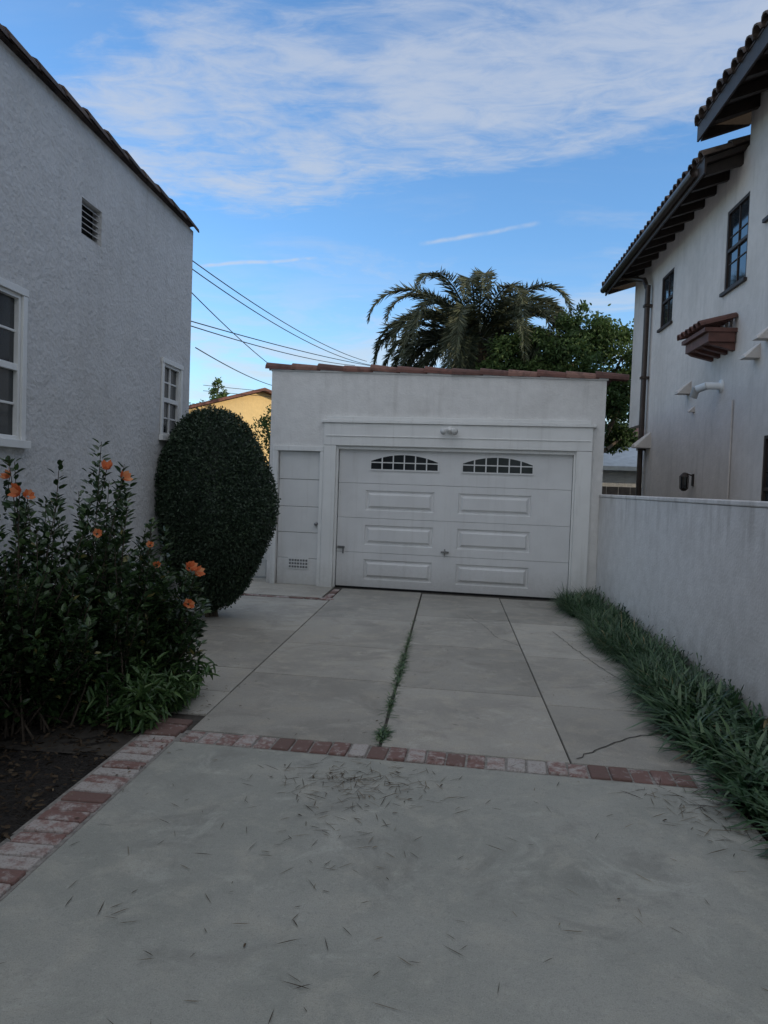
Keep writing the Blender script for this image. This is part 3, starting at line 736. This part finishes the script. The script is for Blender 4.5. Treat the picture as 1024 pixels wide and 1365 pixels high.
def clumps(name,pts,per,L0,L1,W0,W1,mat,seg=5,hmin=.6,hmax=1.05,xlim=None):
    P=[];az=[]
    for (x,y,z,sp) in pts:
        P.append(np.stack([x+rng.normal(0,sp,per),y+rng.normal(0,sp,per),np.full(per,z)],1)); az.append(rng.uniform(0,6.283,per))
    P=np.concatenate(P);az=np.concatenate(az);n=len(P)
    L=rng.uniform(L0,L1,n)
    V,Q=blades(P,az,L,rng.uniform(W0,W1,n),rng.uniform(hmin,hmax,n),rng.uniform(.25,.85,n),rng.uniform(.2,.75,n),seg)
    if xlim: V[:,0]=np.minimum(V[:,0],xlim-.012-.02*rng.random(len(V)))
    V[:,2]=np.maximum(V[:,2],.008)
    r=rng.random(n)*.95; r[rng.random(n)<.02]=1
    return qmesh(name,V,Q,np.repeat(r,seg),mat)
PP=[];DD=[]
for k in range(120):
    x,y=rng.uniform(-2.75,-1.80),rng.uniform(4.42,5.3)
    h=rng.uniform(.2,.5)*(1 if x<-2.1 else .72)
    for q in range(5):
        tip=np.array([x+rng.normal(0,.10),y+rng.normal(0,.10),h*rng.uniform(.6,1)])
        t=rng.random((20,1)); P=np.array([x,y,0])*(1-t)+tip*t; PP.append(P); DD.append(rng.normal(0,.6,(20,3))+np.array([0,0,.2]))
P=np.concatenate(PP);D=np.concatenate(DD);n=len(P)
V,Q=leaves(P,D,rng.uniform(.06,.12,n),rng.uniform(.014,.028,n),np.tile([0,0,1.],(n,1))+rng.normal(0,.3,(n,3)),.3)
V[:,2]=np.maximum(V[:,2],.012)
qmesh('low_perennial_plant',V,Q,np.repeat(rng.random(n),2),'peren')
pts=[]
for k in range(270):
    y=rng.uniform(5.4,10.7); pts.append((rng.uniform(1.62,2.05)+.06*math.sin(y*3),y,0,.03))
clumps('liriope_border_plant',pts,60,.22,.40,.006,.011,'lily',5,.6,1.1,XW)
pts=[(rng.uniform(1.55,2.05),rng.uniform(2.4,5.9),0,.035) for k in range(130)]
clumps('agapanthus_border_plant',pts,36,.26,.45,.016,.028,'lily',6,.5,.95,XW)

def palm(name,cx,cy,zc):
    e=empty(name,(cx,cy,0)); t=MB(); pts=[(0,0,-.1),(.03,0,zc*.4),(0,.02,zc*.8),(0,0,zc)]
    tube_path(t,pts,.42,.34,16)
    for k in range(260):
        a=k*2.4; z=.3+k/260*(zc-.2); r=.40-.05*z/zc
        t.hexa([(r*math.cos(a+d1)*s1,r*math.sin(a+d1)*s1,z+zz) for zz in (0,.09) for d1,s1 in ((-.2,.9),(.2,.9),(.12,1.15),(-.12,1.15))],.5)
    t.obj('trunk','bark',e)
    rc=MB(); Ps=[];Ds=[];Ls=[];Rs=[]
    nf=68
    for k in range(nf):
        u=(k+.5)/nf; el=R(64-u*72); a=k*2.39996+rng.normal(0,.18); L=rng.uniform(3.5,4.3)*(1-.14*u)
        dirh=np.array([math.cos(a),math.sin(a),0]); p=np.array([0,0,zc-.1])+dirh*.2; C=[p.copy()]; T=[]
        ang=el; ns=26; droop=rng.uniform(4.4,6.2)
        for q in range(ns):
            ang-= R(droop)*(.2+q/ns*1.75)*(.7+.3*math.cos(el))
            ang=max(ang,R(-82))
            d=dirh*math.cos(ang)+np.array([0,0,1])*math.sin(ang); T.append(d); p=p+d*L/ns; C.append(p.copy())
        C=np.array(C);T=np.array(T+[T[-1]])
        tube_path(rc,[tuple(c) for c in C[::3]],.04,.008,5)
        m=110; tt=np.linspace(.14,1,m); idx=tt*ns; i0=np.minimum(idx.astype(int),ns-1); f_=(idx-i0)[:,None]
        B=C[i0]*(1-f_)+C[i0+1]*f_; TT=T[i0]; side=norm(np.cross(TT,[0,0,1.])+1e-4); upv=norm(np.cross(side,TT))
        for sg in (-1,1):
            Ps.append(B); Ds.append(side*sg*.7+TT*.75+upv*.25+rng.normal(0,.14,(m,3))+np.array([0,0,-.3]))
            Ls.append((.44*np.sin(np.clip(tt*1.02,0,1)*np.pi*.85+.25)**.7+.05)*rng.uniform(.8,1.1,m)); Rs.append(np.clip(rng.random(m)*.5+.5*(1-u)*rng.random()+.1,0,1))
    P=np.concatenate(Ps);D=np.concatenate(Ds);L=np.concatenate(Ls);n=len(P)
    V,Q=leaves(P,D,L,.024,None,.2)
    qmesh('fronds',V,Q,np.repeat(np.concatenate(Rs),2),'palm',e); rc.obj('rachis','palm',e)
palm('date_palm',.60,22.5,6.1)

def tree(name,cx,cy,blobs,leafL,per,mat='tree',trunk=.22,th=2.0):
    e=empty(name,(cx,cy,0)); t=MB(); tube_path(t,[(0,0,-.1),(.05,.03,th*.5),(0,0,th)],trunk,trunk*.7,10)
    Ps=[];Rs=[]
    for (x,y,z,r) in blobs:
        p0=np.array([0,0,th]); p1=np.array([x,y,z]); mid=(p0+p1)/2+rng.normal(0,.15,3)
        tube_path(t,[tuple(p0),tuple(mid),tuple(p1)],trunk*.35,.03,6)
        n=int(per*r*r); sub=max(5,int(14*r)); cs=norm(rng.normal(size=(sub,3)))*r*rng.uniform(.45,1.0,(sub,1))+p1
        w=rng.integers(0,sub,n); d=rng.normal(size=(n,3))*r*.20; P=cs[w]+d*np.array([1,1,.75])
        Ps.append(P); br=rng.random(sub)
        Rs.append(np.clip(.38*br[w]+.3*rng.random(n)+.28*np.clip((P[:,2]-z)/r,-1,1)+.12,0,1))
    P=np.concatenate(Ps); n=len(P); D=rng.normal(size=(n,3)); D[:,2]-=.3
    V,Q=leaves(P,D,leafL*rng.uniform(.7,1.3,n),leafL*.5,None,.2)
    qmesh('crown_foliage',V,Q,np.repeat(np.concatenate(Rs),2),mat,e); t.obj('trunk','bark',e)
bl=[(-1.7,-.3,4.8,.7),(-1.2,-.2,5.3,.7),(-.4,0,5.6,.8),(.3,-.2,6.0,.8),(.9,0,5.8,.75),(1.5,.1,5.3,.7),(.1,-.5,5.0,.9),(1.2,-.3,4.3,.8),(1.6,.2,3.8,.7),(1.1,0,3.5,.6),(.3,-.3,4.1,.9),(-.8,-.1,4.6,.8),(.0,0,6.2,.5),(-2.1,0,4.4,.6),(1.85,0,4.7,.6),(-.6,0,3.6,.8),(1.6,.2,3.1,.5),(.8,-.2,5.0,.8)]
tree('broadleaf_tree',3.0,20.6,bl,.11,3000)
tree('small_tree',-5.2,21,[(0,0,3.1,.55),(.5,0,3.4,.45),(-.2,.1,3.2,.4),(.1,0,2.6,.6),(.7,0,2.9,.5),(.45,0,3.75,.3)],.09,1300)
tree('conifer_tree',-14.3,44,[(0,0,6.6,.6),(0,0,7.2,.4),(.2,0,6.0,.8),(-.6,0,5.6,.8),(.9,0,5.7,.7),(-1.6,0,5.3,.8)],.16,1500)
Ps=[]
for k in range(60):
    x=rng.uniform(-60,60); y=rng.uniform(60,75); r=rng.uniform(1.5,3); z=rng.uniform(1,3.5)
    Ps.append(np.array([x,y,z])+rng.normal(size=(400,3))*np.array([r,r,r*.6])*.6)
P=np.concatenate(Ps); n=len(P)
V,Q=leaves(P,rng.normal(size=(n,3)),.5,.35)
qmesh('distant_trees',V,Q,np.repeat(rng.random(n),2),'tree')

# ---------------------------------------------------------------- utility wires
cu=bpy.data.curves.new('utility_wires','CURVE'); cu.dimensions='3D'; cu.bevel_depth=.009; cu.materials.append(M['wire'])
def wire(a,b,sag):
    a=Vector(a);b=Vector(b); s_=cu.splines.new('POLY'); s_.points.add(24)
    for k in range(25):
        t=k/24; p=a.lerp(b,t); p.z-=sag*4*t*(1-t); s_.points[k].co=(*p,1)
wire((-4.7,9.8,5.3),(-3.0,25,5.75),.3)
wire((-4.75,9.9,5.22),(-2.7,26,5.75),.42)
wire((-4.45,11,4.08),(-2.55,25,5.56),.08)
wire((-4.45,11,4.02),(-3.4,25,5.60),.12)
wire((-4.6,12,4.85),(-5.0,22,4.7),.1)
wire((-4.3,12,3.75),(-5.6,24,4.65),.1)
wire((-9,26,4.95),(-3,27,4.75),.05)
wire((-9,26,4.75),(-3,27,4.6),.05)
wo=bpy.data.objects.new('utility_wires',cu); scene.collection.objects.link(wo)

# ---------------------------------------------------------------- sun & sky
el,az=R(15),R(110)
sd=Vector((math.sin(az)*math.cos(el),math.cos(az)*math.cos(el),math.sin(el)))
su=bpy.data.lights.new('sun','SUN'); su.energy=3.0; su.angle=R(.5); su.color=(1,.84,.62)
so=bpy.data.objects.new('sun',su); so.rotation_euler=(-sd).to_track_quat('-Z','Y').to_euler(); so.location=(20,-8,12); scene.collection.objects.link(so)
wd=bpy.data.worlds.new('World'); scene.world=wd; wd.use_nodes=True; t=NT(wd.node_tree)
bg=wd.node_tree.nodes['Background']
sky=t.node('ShaderNodeTexSky',sky_type='NISHITA'); sky.sun_disc=False; sky.sun_elevation=el; sky.sun_rotation=az; sky.air_density=1.0; sky.dust_density=.6; sky.ozone_density=1.6
dirv=t.node('ShaderNodeTexCoord').outputs['Generated']
sp=t.node('ShaderNodeSeparateXYZ'); t.put(sp.inputs[0],dirv)
zc=t.math('MAXIMUM',sp.outputs[2],.03)
px=t.math('DIVIDE',sp.outputs[0],zc); py=t.math('DIVIDE',sp.outputs[1],zc)
cv=t.node('ShaderNodeCombineXYZ'); t.put(cv.inputs[0],px); t.put(cv.inputs[1],py); pl=cv.outputs[0]
streak=t.noise(t.mapping(pl,(1.2,1.7,1),rot=(0,0,R(24)),loc=(3.1,1.2,0)),1.15,7,.60,.5)
fine=t.noise(t.mapping(pl,(2.2,4.2,1),rot=(0,0,R(42))),2.6,6,.66,.8)
d=t.math('ADD',t.math('MULTIPLY',streak,.68),t.math('MULTIPLY',fine,.32))
perp=t.math('ADD',t.math('MULTIPLY',t.math('ADD',px,.12),.372),t.math('MULTIPLY',t.math('SUBTRACT',py,1.90),.928))
band=t.ss(t.math('ABSOLUTE',perp),.95,.22)
cl=t.ss(t.math('ADD',d,t.math('MULTIPLY',t.math('SUBTRACT',band,1),.34)),.34,.60)
veil=t.math('MULTIPLY',t.ss(t.noise(t.mapping(pl,(.6,1.0,1),rot=(0,0,R(12)),loc=(1,5,0)),1.3,6,.62,.5),.48,.70),.55)
low=t.math('MULTIPLY',t.ss(sp.outputs[2],.32,.10),t.math('ADD',.18,t.math('MULTIPLY',t.ss(t.noise(t.mapping(dirv,(3,3,15),rot=(0,R(6),0)),1.7,6,.62,.5),.40,.64),.72)))
cl=t.math('MAXIMUM',t.math('MULTIPLY',cl,.85),t.math('MAXIMUM',t.math('MULTIPLY',veil,t.ss(t.math('ABSOLUTE',perp),.3,1.4)),low))
def trail(a,b,wid,amt):
    a=Vector(a).normalized();b=Vector(b).normalized(); n=a.cross(b).normalized(); m=(a+b).normalized(); half=m.dot(a)
    def dot(v):
        q=t.node('ShaderNodeVectorMath',operation='DOT_PRODUCT'); t.put(q.inputs[0],dirv); q.inputs[1].default_value=tuple(v); return q.outputs['Value']
    wob=t.math('MULTIPLY',t.math('SUBTRACT',t.noise(dirv,14,3),.5),wid*2.2)
    k=t.ss(t.math('ABSOLUTE',t.math('ADD',dot(n),wob)),wid,0)
    return t.math('MULTIPLY',t.math('MULTIPLY',k,t.ss(dot(m),half-.0003,half+.0012)),t.math('MULTIPLY',t.ss(t.noise(dirv,30,3),.25,.6),amt))
cl=t.math('MAXIMUM',cl,trail((-.055,1,.325),(.105,1,.352),.0042,.6))
cl=t.math('MAXIMUM',cl,trail((-.35,.97,.285),(-.185,.98,.297),.004,.7))
# unseen bright cloud overhead and behind the viewer, added to raise ambient fill
fill_cloud=t.math('MAXIMUM',t.ss(sp.outputs[2],.60,.80),t.math('MULTIPLY',t.ss(sp.outputs[1],.1,-.35),t.ss(sp.outputs[2],.02,.2)))
fill_cloud=t.math('MULTIPLY',fill_cloud,t.math('ADD',.75,t.math('MULTIPLY',t.ss(streak,.35,.6),.25)))
skc=t.mix(1.0,sky.outputs[0],(1.0,1.42,1.82),'MULTIPLY')
zs=t.ss(sp.outputs[2],.05,.6)
cloudc=t.mix(zs,(4.6,4.8,4.95),(3.5,3.95,4.8))
col=t.mix(t.math('MULTIPLY',cl,.9),skc,cloudc)
col=t.mix(fill_cloud,col,(5.35,5.6,6.1))
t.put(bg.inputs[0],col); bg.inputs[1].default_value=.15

# ---------------------------------------------------------------- camera
cam=bpy.data.cameras.new('camera'); co=bpy.data.objects.new('camera',cam); scene.collection.objects.link(co)
cam.sensor_fit='HORIZONTAL'; cam.sensor_width=36; cam.lens=985/1024*36; cam.clip_start=.05; cam.clip_end=1500
co.matrix_world=Matrix.Translation((0,0,1.58))@Matrix.Rotation(R(5.1),4,'Z')@Matrix.Rotation(R(90-2.07),4,'X')@Matrix.Rotation(R(2.0),4,'Z')
scene.camera=co
scene.view_settings.view_transform='Standard'; scene.view_settings.look='None'; scene.view_settings.exposure=0
